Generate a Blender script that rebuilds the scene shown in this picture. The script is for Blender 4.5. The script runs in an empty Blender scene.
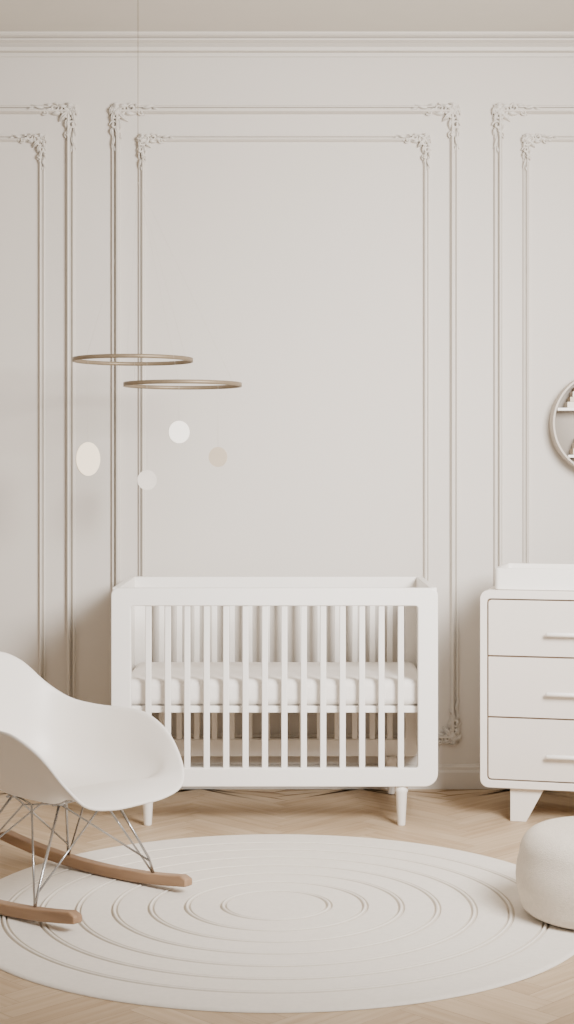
import bpy, bmesh, math, random
from mathutils import Vector, Matrix
random.seed(4)
scene = bpy.context.scene
F = 1600.0; H = 1.44; HY = 470.0; CX = 287.0
D = 7.24            # depth of back wall
CEIL = 3.40
XL, XR, YF = -2.3, 2.4, -1.2
def wx(px, d): return (px-CX)*d/F
def wz(py, d): return H-(py-HY)*d/F

# ---------------- materials ----------------
def s2l(c):
    c/=255.0
    return c/12.92 if c<=0.04045 else ((c+0.055)/1.055)**2.4
def mat(name, rgb, rough=0.6, var=0.03, nscale=8, bump=0.0, bscale=200, metallic=0.0, spec=0.4):
    m=bpy.data.materials.new(name); m.use_nodes=True
    nt=m.node_tree; b=nt.nodes['Principled BSDF']
    tc=nt.nodes.new('ShaderNodeTexCoord')
    n=nt.nodes.new('ShaderNodeTexNoise'); n.inputs['Scale'].default_value=nscale; n.inputs['Detail'].default_value=4
    nt.links.new(tc.outputs['Object'], n.inputs['Vector'])
    r=nt.nodes.new('ShaderNodeValToRGB')
    c=[s2l(v) for v in rgb]
    r.color_ramp.elements[0].position=0.3; r.color_ramp.elements[1].position=0.7
    r.color_ramp.elements[0].color=[v*(1-var) for v in c]+[1]
    r.color_ramp.elements[1].color=[min(1,v*(1+var)) for v in c]+[1]
    nt.links.new(n.outputs['Fac'], r.inputs['Fac'])
    nt.links.new(r.outputs['Color'], b.inputs['Base Color'])
    b.inputs['Roughness'].default_value=rough
    b.inputs['Metallic'].default_value=metallic
    b.inputs['Specular IOR Level'].default_value=spec
    if bump>0:
        n2=nt.nodes.new('ShaderNodeTexNoise'); n2.inputs['Scale'].default_value=bscale; n2.inputs['Detail'].default_value=3
        nt.links.new(tc.outputs['Object'], n2.inputs['Vector'])
        bp=nt.nodes.new('ShaderNodeBump'); bp.inputs['Strength'].default_value=bump; bp.inputs['Distance'].default_value=0.004
        nt.links.new(n2.outputs['Fac'], bp.inputs['Height'])
        nt.links.new(bp.outputs['Normal'], b.inputs['Normal'])
    return m
M_wall=mat('wall_paint',(207,200,191),0.8,0.01,1.5,0.05,120,spec=0.2)
M_trim=mat('trim_paint',(208,201,191),0.55,0.01,2,spec=0.35)
M_ceil=mat('ceiling_paint',(214,208,198),0.9,0.01,spec=0.1)
M_crib=mat('crib_lacquer',(240,235,228),0.4,0.01)
M_matt=mat('mattress_cotton',(234,228,221),0.9,0.02,30,0.3,400,spec=0.1)
M_shell=mat('chair_plastic',(240,233,224),0.38,0.01)
M_steel=mat('chrome_wire',(176,175,174),0.22,0.02,metallic=0.9)
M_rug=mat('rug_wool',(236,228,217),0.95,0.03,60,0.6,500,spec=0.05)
M_rugg=mat('rug_groove_shade',(214,203,188),0.95,0.03,60,0.6,500,spec=0.05)  # same wool, groove shade put into the colour so the rings read
M_pouf=mat('pouf_boucle',(222,211,196),0.95,0.05,90,0.9,260,spec=0.05)
M_dres=mat('dresser_lacquer',(221,212,202),0.45,0.01)
M_drfr=mat('dresser_frame_lacquer',(229,221,211),0.45,0.01)
M_edge=mat('dresser_gap',(130,108,86),0.7,0.05)
M_ring=mat('brushed_brass',(136,120,98),0.5,0.06,40,metallic=0.4)
M_thread=mat('thread',(190,182,170),0.8)
M_dwhite=mat('felt_white',(248,242,232),0.9,0.02)
M_dcream=mat('felt_cream',(250,234,208),0.9,0.02)
M_dtan=mat('felt_tan',(206,190,168),0.9,0.02)
M_dpale=mat('felt_pale',(216,208,198),0.9,0.02)
M_book1=mat('book_cream',(236,226,212),0.8); M_book2=mat('book_tan',(206,192,172),0.8)
M_shelf=mat('shelf_lacquer',(178,169,158),0.6); M_shelfrim=mat('shelf_rim',(190,179,165),0.5)

def wood(name, c1, c2, scale=3.0, axis=(1,12,12)):
    m=bpy.data.materials.new(name); m.use_nodes=True
    nt=m.node_tree; b=nt.nodes['Principled BSDF']
    tc=nt.nodes.new('ShaderNodeTexCoord'); mp=nt.nodes.new('ShaderNodeMapping')
    mp.inputs['Scale'].default_value=axis
    n=nt.nodes.new('ShaderNodeTexNoise'); n.inputs['Scale'].default_value=scale; n.inputs['Detail'].default_value=8
    r=nt.nodes.new('ShaderNodeValToRGB')
    r.color_ramp.elements[0].position=0.3; r.color_ramp.elements[1].position=0.7
    r.color_ramp.elements[0].color=[s2l(v) for v in c1]+[1]; r.color_ramp.elements[1].color=[s2l(v) for v in c2]+[1]
    nt.links.new(tc.outputs['Object'],mp.inputs['Vector']); nt.links.new(mp.outputs['Vector'],n.inputs['Vector'])
    nt.links.new(n.outputs['Fac'],r.inputs['Fac']); nt.links.new(r.outputs['Color'],b.inputs['Base Color'])
    b.inputs['Roughness'].default_value=0.5
    return m
M_rock=wood('rocker_wood',(134,104,78),(164,132,102))

def floor_mat():
    m=bpy.data.materials.new('oak_herringbone'); m.use_nodes=True
    nt=m.node_tree; b=nt.nodes['Principled BSDF']
    uv=nt.nodes.new('ShaderNodeUVMap'); uv.uv_map='UVMap'
    mp=nt.nodes.new('ShaderNodeMapping'); mp.inputs['Scale'].default_value=(2.5,38,1)
    n=nt.nodes.new('ShaderNodeTexNoise'); n.inputs['Scale'].default_value=1.0; n.inputs['Detail'].default_value=7
    at=nt.nodes.new('ShaderNodeAttribute'); at.attribute_name='tone'
    r1=nt.nodes.new('ShaderNodeValToRGB')
    r1.color_ramp.elements[0].color=[s2l(v) for v in (184,160,130)]+[1]
    r1.color_ramp.elements[1].color=[s2l(v) for v in (200,178,149)]+[1]
    mx=nt.nodes.new('ShaderNodeMix'); mx.data_type='RGBA'; mx.blend_type='MULTIPLY'; mx.inputs[0].default_value=1.0
    r2=nt.nodes.new('ShaderNodeValToRGB')
    r2.color_ramp.elements[0].position=0.3; r2.color_ramp.elements[0].color=(0.80,0.75,0.69,1)
    r2.color_ramp.elements[1].position=0.65; r2.color_ramp.elements[1].color=(1,1,1,1)
    nt.links.new(uv.outputs['UV'],mp.inputs['Vector']); nt.links.new(mp.outputs['Vector'],n.inputs['Vector'])
    nt.links.new(at.outputs['Fac'],r1.inputs['Fac']); nt.links.new(n.outputs['Fac'],r2.inputs['Fac'])
    nt.links.new(r1.outputs['Color'],mx.inputs[6]); nt.links.new(r2.outputs['Color'],mx.inputs[7])
    nt.links.new(mx.outputs[2],b.inputs['Base Color'])
    b.inputs['Roughness'].default_value=0.55; b.inputs['Specular IOR Level'].default_value=0.3
    return m
M_floor=floor_mat(); M_joint=mat('floor_joint',(150,126,100),0.9)

# ---------------- mesh helpers ----------------
def finish(bm, name, mats, parent=None, smooth=False, bevel=0.0, loc=None, autos=True):
    bmesh.ops.recalc_face_normals(bm, faces=bm.faces)
    me=bpy.data.meshes.new(name); bm.to_mesh(me); bm.free()
    if not isinstance(mats,(list,tuple)): mats=[mats]
    for m in mats: me.materials.append(m)
    ob=bpy.data.objects.new(name, me); scene.collection.objects.link(ob)
    if loc: ob.location=loc
    if smooth:
        for p in me.polygons: p.use_smooth=True
    if bevel>0:
        mo=ob.modifiers.new('bevel','BEVEL'); mo.width=bevel; mo.segments=3; mo.limit_method='ANGLE'; mo.angle_limit=math.radians(40)
        for p in me.polygons: p.use_smooth=True
        mo.harden_normals=True
    if parent: ob.parent=parent
    return ob
def add_box(bm,x0,x1,y0,y1,z0,z1,mi=0):
    v=[bm.verts.new(p) for p in [(x0,y0,z0),(x1,y0,z0),(x1,y1,z0),(x0,y1,z0),(x0,y0,z1),(x1,y0,z1),(x1,y1,z1),(x0,y1,z1)]]
    for f in [(0,1,2,3),(4,5,6,7),(0,1,5,4),(1,2,6,5),(2,3,7,6),(3,0,4,7)]:
        fc=bm.faces.new([v[i] for i in f]); fc.material_index=mi
def box(name,x0,x1,y0,y1,z0,z1,m,parent=None,bevel=0.0):
    bm=bmesh.new(); add_box(bm,x0,x1,y0,y1,z0,z1); return finish(bm,name,m,parent,bevel=bevel)
def rrect(x0,x1,z0,z1,rs,n=8):
    pts=[]
    for (cx,cz,r,a) in [(x0+rs[0],z0+rs[0],rs[0],180),(x1-rs[1],z0+rs[1],rs[1],270),(x1-rs[2],z1-rs[2],rs[2],0),(x0+rs[3],z1-rs[3],rs[3],90)]:
        for i in range(n+1):
            t=math.radians(a+90*i/n); pts.append((cx+r*math.cos(t),cz+r*math.sin(t)))
    return pts
def ring_frame(name,outer,inner,y0,y1,m,parent,bevel=0.004):
    bm=bmesh.new(); n=len(outer)
    L=[[bm.verts.new((p[0],y,p[1])) for p in P] for P,y in ((outer,y0),(inner,y0),(outer,y1),(inner,y1))]
    for i in range(n):
        j=(i+1)%n
        for a,b in ((0,1),(2,3),(0,2),(1,3)):
            bm.faces.new([L[a][i],L[a][j],L[b][j],L[b][i]])
    return finish(bm,name,m,parent,bevel=bevel)
def prism(name,pts,y0,y1,m,parent=None,bevel=0.0):
    bm=bmesh.new()
    a=[bm.verts.new((p[0],y0,p[1])) for p in pts]; b=[bm.verts.new((p[0],y1,p[1])) for p in pts]
    bm.faces.new(a); bm.faces.new(b)
    for i in range(len(pts)):
        j=(i+1)%len(pts); bm.faces.new([a[i],a[j],b[j],b[i]])
    return finish(bm,name,m,parent,bevel=bevel)
def add_tube(bm,pts,rad,n=10,mi=0,cap=True):
    pts=[Vector(p) for p in pts]
    rads=rad if isinstance(rad,(list,tuple)) else [rad]*len(pts)
    rings=[]; ref=None
    for i,p in enumerate(pts):
        t=(pts[min(i+1,len(pts)-1)]-pts[max(i-1,0)]).normalized()
        if ref is None:
            ref=Vector((0,0,1)) if abs(t.z)<0.9 else Vector((1,0,0))
        u=(ref-t*ref.dot(t)).normalized(); v=t.cross(u); ref=u
        rings.append([bm.verts.new(p+(u*math.cos(2*math.pi*k/n)+v*math.sin(2*math.pi*k/n))*rads[i]) for k in range(n)])
    for i in range(len(rings)-1):
        for k in range(n):
            f=bm.faces.new([rings[i][k],rings[i][(k+1)%n],rings[i+1][(k+1)%n],rings[i+1][k]]); f.material_index=mi; f.smooth=True
    if cap:
        for r in (rings[0],rings[-1]):
            f=bm.faces.new(r); f.material_index=mi
def tube(name,pts,rad,m,parent=None,n=10):
    bm=bmesh.new(); add_tube(bm,pts,rad,n); return finish(bm,name,m,parent)
def add_lathe(bm,prof,c,n=64,mi=0,close=False,mids=None):
    rings=[]
    for r,z in prof:
        if r<1e-6: rings.append([bm.verts.new((c[0],c[1],c[2]+z))])
        else: rings.append([bm.verts.new((c[0]+r*math.cos(2*math.pi*k/n),c[1]+r*math.sin(2*math.pi*k/n),c[2]+z)) for k in range(n)])
    m=len(rings)
    for i in range(m if close else m-1):
        A=rings[i]; B=rings[(i+1)%m]
        for k in range(n):
            a=A[k%len(A)]; b=A[(k+1)%len(A)]; c2=B[(k+1)%len(B)]; d=B[k%len(B)]
            vs=[]
            for v in (a,b,c2,d):
                if v not in vs: vs.append(v)
            if len(vs)>2:
                f=bm.faces.new(vs); f.smooth=True; f.material_index=mids[i] if mids else mi
def lathe(name,prof,c,m,parent=None,n=64,close=False,mids=None):
    bm=bmesh.new(); add_lathe(bm,prof,c,n,0,close,mids); return finish(bm,name,m,parent)
def empty(name,loc=(0,0,0),rz=0):
    e=bpy.data.objects.new(name,None); e.location=loc; e.rotation_euler=(0,0,rz); e.empty_display_size=0.1
    scene.collection.objects.link(e); return e

# ---------------- room ----------------
box('wall_back',XL-0.1,XR+0.1,D,D+0.1,0,CEIL,M_wall)
box('wall_left',XL-0.1,XL,YF,D,0,CEIL,M_wall)
box('wall_right',XR,XR+0.1,YF,D,0,CEIL,M_wall)
box('ceiling',XL-0.1,XR+0.1,YF,D+0.1,CEIL,CEIL+0.1,M_ceil)
bm=bmesh.new(); uvl=bm.loops.layers.uv.new('UVMap'); tone=bm.faces.layers.float.new('tone')
Wp=0.085; Lp=Wp*6; g=0.0006
c45=math.cos(math.pi/4)
for a in range(-90,130):
    for b in range(-16,16):
        ox=a*Wp+b*Lp; oy=a*Wp-b*Lp
        for kind in (0,1):
            if kind==0: q=[(ox+g,oy+g),(ox+Lp-g,oy+g),(ox+Lp-g,oy+Wp-g),(ox+g,oy+Wp-g)]
            else: q=[(ox-Wp+g,oy+g),(ox-g,oy+g),(ox-g,oy+Lp-g),(ox-Wp+g,oy+Lp-g)]
            w=[((x-y)*c45,(x+y)*c45) for x,y in q]
            mx=sum(p[0] for p in w)/4; my=sum(p[1] for p in w)/4
            if mx<XL-0.15 or mx>XR+0.15 or my<YF-0.15 or my>D+0.15: continue
            w=[(min(max(x,XL),XR),min(max(y,YF),D)) for x,y in w]
            if len(set(w))<4: continue
            try: f=bm.faces.new([bm.verts.new((x,y,0)) for x,y in w])
            except ValueError: continue
            f[tone]=random.random(); f.material_index=0
            u0=random.random()*20
            for i,l in enumerate(f.loops):
                uu=[(0,0),(Lp,0),(Lp,Wp),(0,Wp)][i] if kind==0 else [(0,0),(0,Wp),(Lp,Wp),(Lp,0)][i]
                l[uvl].uv=(uu[0]+u0,uu[1]+u0)
add_box(bm,XL-0.1,XR+0.1,YF,D+0.1,-0.1,-0.0012,1)
me=bpy.data.meshes.new('floor'); 
bmesh.ops.recalc_face_normals(bm, faces=[f for f in bm.faces if f.material_index==1])
for f in bm.faces:
    if f.material_index==0 and f.normal.z<0: f.normal_flip()
bm.to_mesh(me); bm.free(); me.materials.append(M_floor); me.materials.append(M_joint)
ob=bpy.data.objects.new('floor',me); scene.collection.objects.link(ob)

def extr(name,prof,x0,x1,m):
    bm=bmesh.new()
    a=[bm.verts.new((x0,D-o,z)) for o,z in prof]; b=[bm.verts.new((x1,D-o,z)) for o,z in prof]
    for i in range(len(prof)-1): bm.faces.new([a[i],a[i+1],b[i+1],b[i]])
    bm.faces.new(a); bm.faces.new(b)
    return finish(bm,name,m)
extr('baseboard_back',[(0,0),(0.022,0),(0.022,0.075),(0.016,0.085),(0.016,0.098),(0.006,0.108),(0,0.11)],XL,XR,M_trim)
box('baseboard_left',XL,XL+0.02,YF,D-0.03,0,0.11,M_trim)
box('baseboard_right',XR-0.02,XR,YF,D-0.03,0,0.11,M_trim)
extr('trim_1',[(0,3.308),(0.010,3.308),(0.012,3.318),(0.006,3.320),(0.006,3.326),(0.030,3.330),(0.034,3.346),(0.022,3.350),(0.040,3.362),(0.062,3.370),(0.064,3.376),(0.052,3.378),(0.080,3.386),(0.088,3.392),(0.088,CEIL),(0,CEIL)],XL,XR,M_trim)

def add_frame(bm,x0,x1,z0,z1,prof):
    R=[]
    for off,h in prof:
        R.append([bm.verts.new(p) for p in [(x0+off,D-h,z0+off),(x1-off,D-h,z0+off),(x1-off,D-h,z1-off),(x0+off,D-h,z1-off)]])
    for i in range(len(R)-1):
        for k in range(4):
            bm.faces.new([R[i][k],R[i][(k+1)%4],R[i+1][(k+1)%4],R[i+1][k]])
P_out=[(0,0),(0,.013),(.004,.018),(.008,.018),(.011,.003),(.017,.003),(.019,.015),(.022,.028),(.029,.030),(.033,.020),(.036,.008),(.038,0)]
P_in=[(0,0),(0,.011),(.004,.013),(.008,.003),(.012,.003),(.014,.018),(.019,.022),(.023,.016),(.026,.006),(.028,0)]
def add_leaf(bm,T,cx,cz,ang,l,w,h=0.02,bend=0.0):
    N=9; rows=[]
    for i in range(N+1):
        s=i/N; hw=w*math.sin(math.pi*min(1,s**0.75))*0.5+0.0004
        a=math.radians(ang)+bend*s
        px=cx+l*s*math.cos(math.radians(ang)+bend*s*0.5); pz=cz+l*s*math.sin(math.radians(ang)+bend*s*0.5)
        hh=0.006+h*math.sin(math.pi*(0.15+0.8*s))
        row=[]
        for k,(o,e) in enumerate([(-1,0.0),(-.7,.75),(-.25,.85),(0,.5),(.25,.85),(.7,.75),(1,0.0)]):
            q=T(px-math.sin(a)*hw*o,pz+math.cos(a)*hw*o)
            row.append(bm.verts.new((q[0],D-hh*e,q[1])))
        rows.append(row)
    for i in range(N):
        for k in range(6):
            f=bm.faces.new([rows[i][k],rows[i][k+1],rows[i+1][k+1],rows[i+1][k]]); f.smooth=True
def add_scroll(bm,T,cx,cz,a0,r0,turns,sgn,rt=0.006,tail=0.0):
    pts=[];rad=[]
    N=26
    for i in range(N+1):
        s=i/N; a=a0+sgn*turns*2*math.pi*s; r=r0*(1-0.82*s)
        q=T(cx+r*math.cos(a),cz+r*math.sin(a)); pts.append((q[0],D-0.014-0.014*s,q[1])); rad.append(rt*(0.75+0.5*s))
    add_tube(bm,pts,rad,8)
def add_ornament(bm,x,z,sx,sz,S=1.0):
    for sw in (0,1):
        def T(u,v,sw=sw):
            if sw: u,v=v,u
            return (x+sx*u*S,z+sz*v*S)
        add_scroll(bm,T,0.040,0.026,math.pi,0.028,1.35,1,0.0055)
        add_scroll(bm,T,0.090,0.012,math.pi*1.5,0.021,1.2,-1,0.005)
        add_scroll(bm,T,0.132,0.030,0.5,0.016,1.1,1,0.004)
        add_leaf(bm,T,0.030,0.014,-28,0.055,0.020,0.034,0.5)
        add_leaf(bm,T,0.060,0.026,38,0.050,0.020,0.030,-0.9)
        add_leaf(bm,T,0.090,0.016,8,0.065,0.018,0.032,0.6)
        add_leaf(bm,T,0.100,0.006,-30,0.038,0.015,0.026,0.6)
        add_leaf(bm,T,0.138,0.012,-2,0.06,0.015,0.026,-0.5)
        add_leaf(bm,T,0.142,0.022,36,0.032,0.013,0.022,-0.6)
        add_leaf(bm,T,0.182,0.012,6,0.04,0.010,0.020,0.3)
        add_leaf(bm,T,0.012,0.012,20,0.05,0.017,0.032,0.5)
    def T(u,v): return (x+sx*u*S,z+sz*v*S)
    for a in (-20,15,45,75,110): add_leaf(bm,T,0.004,0.004,a,0.042,0.018,0.034)
    add_leaf(bm,T,0.03,0.03,45,0.06,0.024,0.034)
    add_leaf(bm,T,0.03,0.03,225,0.05,0.02,0.028)
panels=[(-2.1,wx(75,D),-1.96,wx(45,D)),(wx(112,D),wx(458,D),wx(139,D),wx(429,D)),(wx(494,D),2.2,wx(523,D),2.06)]
zt,zb,zit,zib=wz(106,D),wz(742,D),wz(136,D),wz(712,D)
for i,(x0,x1,a0,a1) in enumerate(panels):
    bm=bmesh.new()
    add_frame(bm,x0,x1,zb,zt,P_out); add_frame(bm,a0,a1,zib,zit,P_in)
    for (X,sx) in ((x0,1),(x1,-1)):
        add_ornament(bm,X,zt,sx,-1,1.0); add_ornament(bm,X,zb,sx,1,1.0)
    for (X,sx) in ((a0,1),(a1,-1)):
        add_ornament(bm,X,zit,sx,-1,0.75); add_ornament(bm,X,zib,sx,1,0.75)
    finish(bm,'trim_%d'%(i+2),M_trim)

# ---------------- crib ----------------
crib=empty('baby_crib',(-0.05,6.8,0))
def CP(ob): 
    ob.parent=crib; ob.matrix_parent_inverse=Matrix.Translation((0.05,-6.8,0)); return ob
X0,X1,Z0,Z1=-0.71,0.609,0.162,0.964
Yf,Yb=6.45,7.17
out=rrect(X0,X1,Z0,Z1,(.055,.055,.03,.03)); inn=rrect(-.629,.528,.238,.892,(.012,)*4)
for nm,y0,y1 in (('front_frame',Yf,Yf+.035),('back_frame',Yb-.035,Yb)):
    CP(ring_frame(nm,out,inn,y0,y1,M_crib,None,0.006))
CP(box('end_panel_1',X0+.002,X0+.032,Yf+.03,Yb-.03,Z0+.05,Z1-.0,M_crib,None,0.005))
CP(box('end_panel_2',X1-.032,X1-.002,Yf+.03,Yb-.03,Z0+.05,Z1-.0,M_crib,None,0.005))
bm=bmesh.new()
for yc in (Yf+.0175,Yb-.0175):
    for i in range(14):
        x=-.56+i*(1.02/13)
        add_box(bm,x-.0125,x+.0125,yc-.009,yc+.009,.235,.895)
CP(finish(bm,'slats',M_crib,bevel=0.004))
CP(box('mattress_base',-.676,.575,Yf+.04,Yb-.04,.455,.482,M_crib,None,0.004))
mt=CP(box('mattress',-.672,.571,Yf+.045,Yb-.045,.4825,.588,M_matt,None,0.032))
mt.modifiers['bevel'].segments=6
k=0
for lx in (wx(147,Yf),wx(402,Yf)):
    for ly in (Yf+.036,Yb-.05):
        k+=1
        CP(lathe('leg_%d'%k,[(0,0),(.014,0),(.016,.004),(.0235,.135),(.027,.14),(.027,.165),(0,.165)],(lx,ly,0),M_crib,None,32))

# ---------------- mobile ----------------
mob=empty('crib_mobile',(0,0,0))
dm=6.55
def ringband(name,c,R,t=0.006,h=0.016):
    return lathe(name,[(R-t,-h/2),(R,-h/2),(R,h/2),(R-t,h/2)],c,M_ring,mob,96,True)
R1=60*dm/F; R2=59*dm/F
r1=(wx(133,dm),dm,wz(360,dm)); r2=(wx(183,dm),dm-.02,wz(385,dm))
ringband('ring_1',r1,R1); ringband('ring_2',r2,R2)
hub=(wx(138,dm),dm,2.62)
tube('main_string',[(hub[0],hub[1],CEIL),hub],0.0013,M_ring,mob,6)
lathe('ceiling_cap',[(0,0),(.02,0),(.018,-.008),(0,-.010)],(hub[0],hub[1],CEIL),M_dwhite,mob,32)
bm=bmesh.new()
for a in (30,150,270):
    a=math.radians(a)
    add_tube(bm,[hub,(r1[0]+R1*math.cos(a),r1[1]+R1*math.sin(a),r1[2])],0.0004,5)
    add_tube(bm,[(hub[0],hub[1],hub[2]),(r2[0]+R2*math.cos(a),r2[1]+R2*math.sin(a),r2[2])],0.0004,5)
def disc(name,px,py,yy,r,rot,m,ztop):
    bm=bmesh.new()
    n=40
    A=[bm.verts.new((r*math.cos(2*math.pi*k/n),-.002,r*math.sin(2*math.pi*k/n))) for k in range(n)]
    B=[bm.verts.new((v.co.x,.002,v.co.z)) for v in A]
    bm.faces.new(A); bm.faces.new(B)
    for k in range(n): bm.faces.new([A[k],A[(k+1)%n],B[(k+1)%n],B[k]])
    o=finish(bm,name,m,mob); x,z=wx(px,yy),wz(py,yy)
    o.location=(x,yy,z); o.rotation_euler=(0,0,math.radians(rot))
    return (x,yy,z+r),(x,yy,ztop)
T=[disc('disc_1',88,459,6.46,.068,52,M_dcream,r1[2]),
   disc('disc_2',179,432,6.42,.045,25,M_dwhite,r2[2]),
   disc('disc_3',218,457,6.40,.040,-20,M_dtan,r2[2]),
   disc('disc_4',147,480,6.70,.042,20,M_dpale,r1[2])]
for p,q in T: add_tube(bm,[p,q],0.0005,5)
finish(bm,'threads',M_thread,mob)

# ---------------- rug ----------------
Rr=1.03; RT=.008; prof=[(0,RT),(.1,RT)]; mids=[0,0]
r0=[53,89,125,161,197,233,268]
for r in r0:
    rr=r*5.27/F
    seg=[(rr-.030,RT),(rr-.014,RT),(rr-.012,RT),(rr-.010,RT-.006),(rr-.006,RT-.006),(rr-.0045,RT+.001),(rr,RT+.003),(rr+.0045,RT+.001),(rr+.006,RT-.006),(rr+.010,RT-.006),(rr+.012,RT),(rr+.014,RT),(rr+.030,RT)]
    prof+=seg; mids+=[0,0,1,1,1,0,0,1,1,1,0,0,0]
prof+=[(Rr-.014,RT),(Rr-.010,RT),(Rr-.003,RT-.003),(Rr,.002),(Rr,.0005),(0,.0005)]
mids+=[0]*6
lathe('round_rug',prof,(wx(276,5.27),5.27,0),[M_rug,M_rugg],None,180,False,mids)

# ---------------- pouf ----------------
pf=[]
Rp,hp=.262,.275
for i in range(9):
    t=math.pi/2*i/8; pf.append((Rp-.055+.055*math.sin(t),.05-.05*math.cos(t)))
for i in range(1,6): 
    s=i/6; pf.append((Rp+.012*math.sin(math.pi*s),.05+s*(hp-.13)))
for i in range(9):
    t=math.pi/2*i/8; pf.append((Rp-.08+.08*math.cos(t),hp-.08+.08*math.sin(t)))
pf=[(0,0)]+pf+[(Rp*.4,hp+.008),(0,hp+.010)]
lathe('pouf_ottoman',pf,(1.012,5.15,.0115),M_pouf,None,72)

# ---------------- dresser ----------------
rz=math.radians(-14)
dr=empty('dresser',(wx(480,6.56),6.56,0),rz)
DW,DD,DZ0,DZ1=1.05,.45,.140,.948
prism('body',rrect(0.001,DW-.001,DZ0+.001,DZ1-.001,(.034,)*4),.03,DD,M_drfr,dr)
ring_frame('face_frame',rrect(0,DW,DZ0,DZ1,(.035,)*4),rrect(.028,DW-.028,DZ0+.03,DZ1-.034,(.016,)*4),0,.032,M_drfr,dr,0.003)
prism('gap_backing',rrect(.026,DW-.026,DZ0+.028,DZ1-.032,(.016,)*4),.016,.0295,M_edge,dr)
for i,(a,b) in enumerate(((.682,.908),(.432,.675),(.176,.425))):
    rs=[.002]*4
    if i==0: rs[2]=rs[3]=.013
    if i==2: rs[0]=rs[1]=.013
    prism('drawer_%d'%(i+1),rrect(.034,DW-.034,a,b,rs),.004,.028,M_dres,dr,0.002)
    zc=(a+b)/2-.02
    bm=bmesh.new()
    for hx in (.27,.63):
        add_tube(bm,[(hx,-.024,zc),(hx+.006,-.026,zc),(hx+.15,-.026,zc),(hx+.156,-.024,zc)],[.005,.009,.009,.005],10)
        for q in (.03,.126): add_tube(bm,[(hx+q,.005,zc),(hx+q,-.024,zc)],.005,8)
    finish(bm,'handle_%d'%(i+1),M_crib,dr)
k=0
for xx,s in ((.120,1),(DW-.120,-1)):
    for yy in (.03,DD-.10):
        k+=1
        pts=[(xx,0),(xx+s*.065,0),(xx+s*.140,DZ0+.002),(xx,DZ0+.002)]
        prism('foot_%d'%k,pts,yy,yy+.06,M_drfr,dr,0.003)
tray=empty('changing_tray',dr.location.copy(),rz)
tx0,tx1,ty0,ty1=.055,.80,.04,.42
def ringz(name,o,i,z0,z1,m,parent,bevel):
    bm=bmesh.new(); n=len(o)
    L=[[bm.verts.new((p[0],p[1],z)) for p in P] for P,z in ((o,z0),(i,z0),(o,z1),(i,z1))]
    for q in range(n):
        j=(q+1)%n
        for a,b in ((0,1),(2,3),(0,2),(1,3)): bm.faces.new([L[a][q],L[a][j],L[b][j],L[b][q]])
    return finish(bm,name,m,parent,bevel=bevel)
ringz('rim',rrect(tx0,tx1,ty0,ty1,(.02,)*4),rrect(tx0+.018,tx1-.018,ty0+.018,ty1-.018,(.012,)*4),DZ1+.0005,DZ1+.088,M_crib,tray,0.003)
box('changing_pad',tx0+.02,tx1-.02,ty0+.02,ty1-.02,DZ1+.001,DZ1+.060,M_matt,tray,0.02)

# ---------------- round wall shelf ----------------
sh=empty('round_wall_shelf',(wx(605,7.13),D,wz(423,7.13)))
Rs=.231
def lathey(name,prof,m,n=96,close=True):
    bm=bmesh.new(); add_lathe(bm,prof,(0,0,0),n,0,close); o=finish(bm,name,m,sh); o.rotation_euler=(math.radians(90),0,0); 
    if close:
        for p in o.data.polygons: p.use_smooth=False
    return o
lathey('shelf_hoop',[(Rs-.008,0.001),(Rs,0.001),(Rs,.108),(Rs-.008,.108)],M_shelfrim)
lathey('back_panel',[(0,0.001),(Rs-.008,0.001),(Rs-.008,.010),(0,.010)],M_shelf,72,False)
for i,z in enumerate((.062,-.148)):
    hw=math.sqrt((Rs-.009)**2-z*z)-.003
    box('board_%d'%(i+1),-hw,hw,-.105,-.011,z-.006,z+.006,M_crib,sh,0.001)
bm=bmesh.new()
zz=.0685
for i,(w,h) in enumerate(((.12,.026),(.11,.022),(.10,.024),(.085,.02))):
    add_box(bm,-.165+.012*i,-.165+.012*i+w,-.098,-.02,zz,zz+h,i%2); zz+=h+.0005
zz=-.1415
for i,(w,h) in enumerate(((.12,.028),(.11,.026),(.1,.022))):
    add_box(bm,-.140+.01*i,-.140+.01*i+w,-.098,-.02,zz,zz+h,(i+1)%2); zz+=h+.0005
xx=-.005
for i in range(5):
    w=random.uniform(.016,.026); hgt=random.uniform(.10,.14); add_box(bm,xx,xx+w,-.098,-.03,-.1415,-.1415+hgt,i%2); xx+=w+.001
finish(bm,'books',[M_book1,M_book2],sh,bevel=0.001)

# ---------------- rocking chair ----------------
fx,fy=.788,-.616
ch=empty('rocking_chair',(-.782,5.423,0.0105),math.atan2(fy,fx))
ctrl=[(.388,0,.330),(.388,.12,.333),(.372,.224,.356),(.332,.272,.422),(.250,.298,.522),(.135,.308,.582),(.03,.300,.594),(-.08,.279,.598),(-.178,.241,.618),(-.246,.188,.672),(-.292,.105,.758),(-.308,0,.796)]
full=ctrl+[(f,-l,z) for f,l,z in ctrl[-2:0:-1]]
def cr(P,t):
    n=len(P); i=int(math.floor(t))%n; s=t-math.floor(t)
    p=[Vector(P[(i+k-1)%n]) for k in range(4)]
    return 0.5*((2*p[1])+(p[2]-p[0])*s+(2*p[0]-5*p[1]+4*p[2]-p[3])*s*s+(3*p[1]-p[0]-3*p[2]+p[3])*s**3)
N=120; Mr=34; c=Vector((.060,0,.350)); zseat=.368
def sstep(x): 
    x=min(1,max(0,x)); return x*x*(3-2*x)
bm=bmesh.new(); cv=bm.verts.new(c); rows=[]
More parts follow.
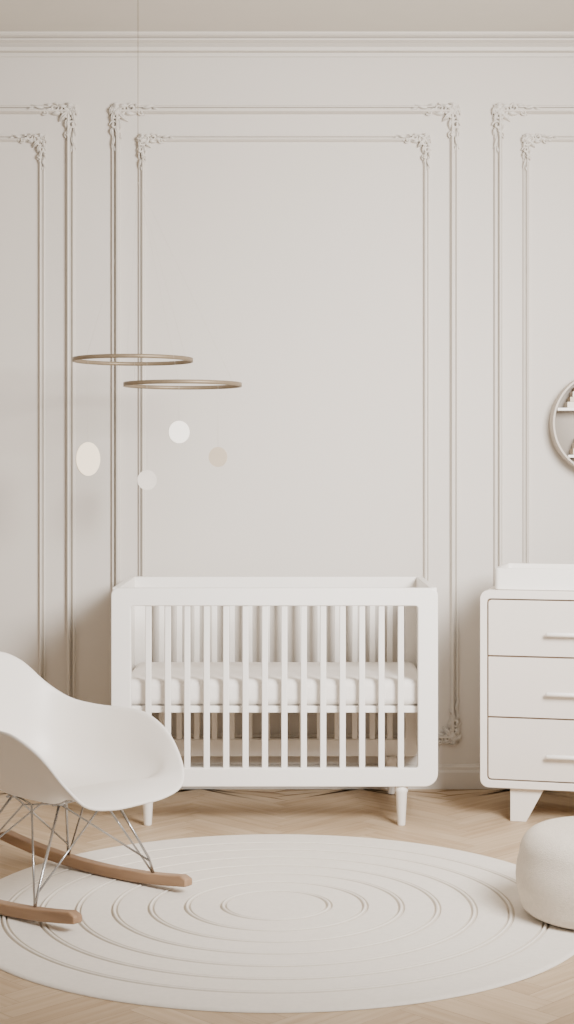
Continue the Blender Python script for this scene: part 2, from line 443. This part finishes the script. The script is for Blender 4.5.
for j in range(1,Mr+1):
    t=j/Mr; row=[]
    for i in range(N):
        e=cr(full,i/N*len(full)); dz=e.z-zseat
        up=sstep(dz/.16)
        ph=t*math.pi/2
        hh=math.sin(ph)**0.72; vv=(1-math.cos(ph)**1.0)**1.9
        flare=.075*max(0,(t-.80)/.20)**2
        hr=hh*.93+flare*.93
        zr=c.z+(e.z-c.z)*vv
        hf=t; zf=c.z+.030*math.sin(math.pi*min(1,t/1.2))*1.0+(e.z-c.z)*(t**6)
        h=hr*up+hf*(1-up); z=zr*up+zf*(1-up)
        row.append(bm.verts.new((c.x+(e.x-c.x)*h, e.y*h, z)))
    rows.append(row)
for i in range(N): bm.faces.new([cv,rows[0][i],rows[0][(i+1)%N]])
for j in range(Mr-1):
    for i in range(N): bm.faces.new([rows[j][i],rows[j][(i+1)%N],rows[j+1][(i+1)%N],rows[j+1][i]])
o=finish(bm,'seat_shell',M_shell,ch,smooth=True)
so=o.modifiers.new('solid','SOLIDIFY'); so.thickness=.012; so.offset=0
sm=o.modifiers.new('sub','SUBSURF'); sm.levels=1; sm.render_levels=1
for k,(l,s0,s1) in enumerate(((.26,-.56,.37),(-.295,-.50,.405))):
    bm=bmesh.new(); n=34; R=2.9; secs=[]
    for i in range(n+1):
        s=s0+(s1-s0)*i/n; z=R-math.sqrt(R*R-s*s)
        hgt=.038 if 0<i<n else .024
        w=.020
        secs.append([bm.verts.new(p) for p in [(s,l-w,z),(s,l+w,z),(s,l+w,z+hgt),(s,l-w,z+hgt)]])
    for i in range(n):
        for q in range(4): bm.faces.new([secs[i][q],secs[i][(q+1)%4],secs[i+1][(q+1)%4],secs[i+1][q]])
    bm.faces.new(secs[0]); bm.faces.new(secs[-1])
    ro=finish(bm,'rocker_%d'%(k+1),M_rock,ch,bevel=0.006); ro.location=(0,0,.0005)
bm=bmesh.new(); rw=.0046
zs=.336
for s,lr in ((1,.26),(-1,.295)):
    A=(.21,s*lr,.038); B=(-.21,s*lr,.038)
    mf=(.14,s*.12,zs); mb=(-.08,s*.12,zs+.004)
    add_tube(bm,[A,(.205,s*(lr-.022),.10),mf],rw,8); add_tube(bm,[B,(-.19,s*(lr-.022),.10),mb],rw,8)
    add_tube(bm,[A,(.04,s*.15,zs-.010),mb],rw*.8,8); add_tube(bm,[B,(.0,s*.15,zs-.016),mf],rw*.8,8)
    add_tube(bm,[mf,mb],rw,8)
for xx in (.14,-.08):
    add_tube(bm,[(xx,.15,zs),(xx,-.15,zs)],rw,8)
    xa=.207 if xx>0 else -.192
    add_tube(bm,[(xa,.240,.09),(xx,-.12,zs)],rw*.75,8); add_tube(bm,[(xa,-.275,.09),(xx,.12,zs)],rw*.75,8)
finish(bm,'wire_base',M_steel,ch)
bm=bmesh.new()
for xx in (.14,-.08):
    for s in (1,-1): add_lathe(bm,[(0,0),(.02,0),(.02,.018),(0,.018)],(xx,s*.12,zs-.004),20)
finish(bm,'shock_mounts',M_steel,ch)

# ---------------- lights ----------------
w=bpy.data.worlds.new('World'); scene.world=w; w.use_nodes=True
bg=w.node_tree.nodes['Background']; bg.inputs['Color'].default_value=(1.0,.955,.90,1); bg.inputs['Strength'].default_value=0.86
def area(name,loc,tgt,sx,sy,E,col,spread=180):
    l=bpy.data.lights.new(name,'AREA'); l.shape='RECTANGLE'; l.size=sx; l.size_y=sy; l.energy=E; l.color=col; l.spread=math.radians(spread)
    o=bpy.data.objects.new(name,l); scene.collection.objects.link(o); o.location=loc
    o.rotation_euler=(Vector(tgt)-Vector(loc)).to_track_quat('-Z','Y').to_euler(); return o
area('added_key_light',(1.9,3.2,2.5),(0.2,7.1,1.3),1.4,1.4,190,(1.0,.985,.975),105)  # key lamp added inside the room for directional shading, no window here

# ---------------- camera ----------------
cam=bpy.data.cameras.new('camera'); co=bpy.data.objects.new('camera',cam); scene.collection.objects.link(co)
co.location=(0,0,H); co.rotation_euler=(math.radians(90),0,0)
cam.sensor_fit='VERTICAL'; cam.sensor_height=36; cam.lens=36*F/1024; cam.shift_y=-(512-HY)/1024
cam.clip_start=.05
scene.camera=co
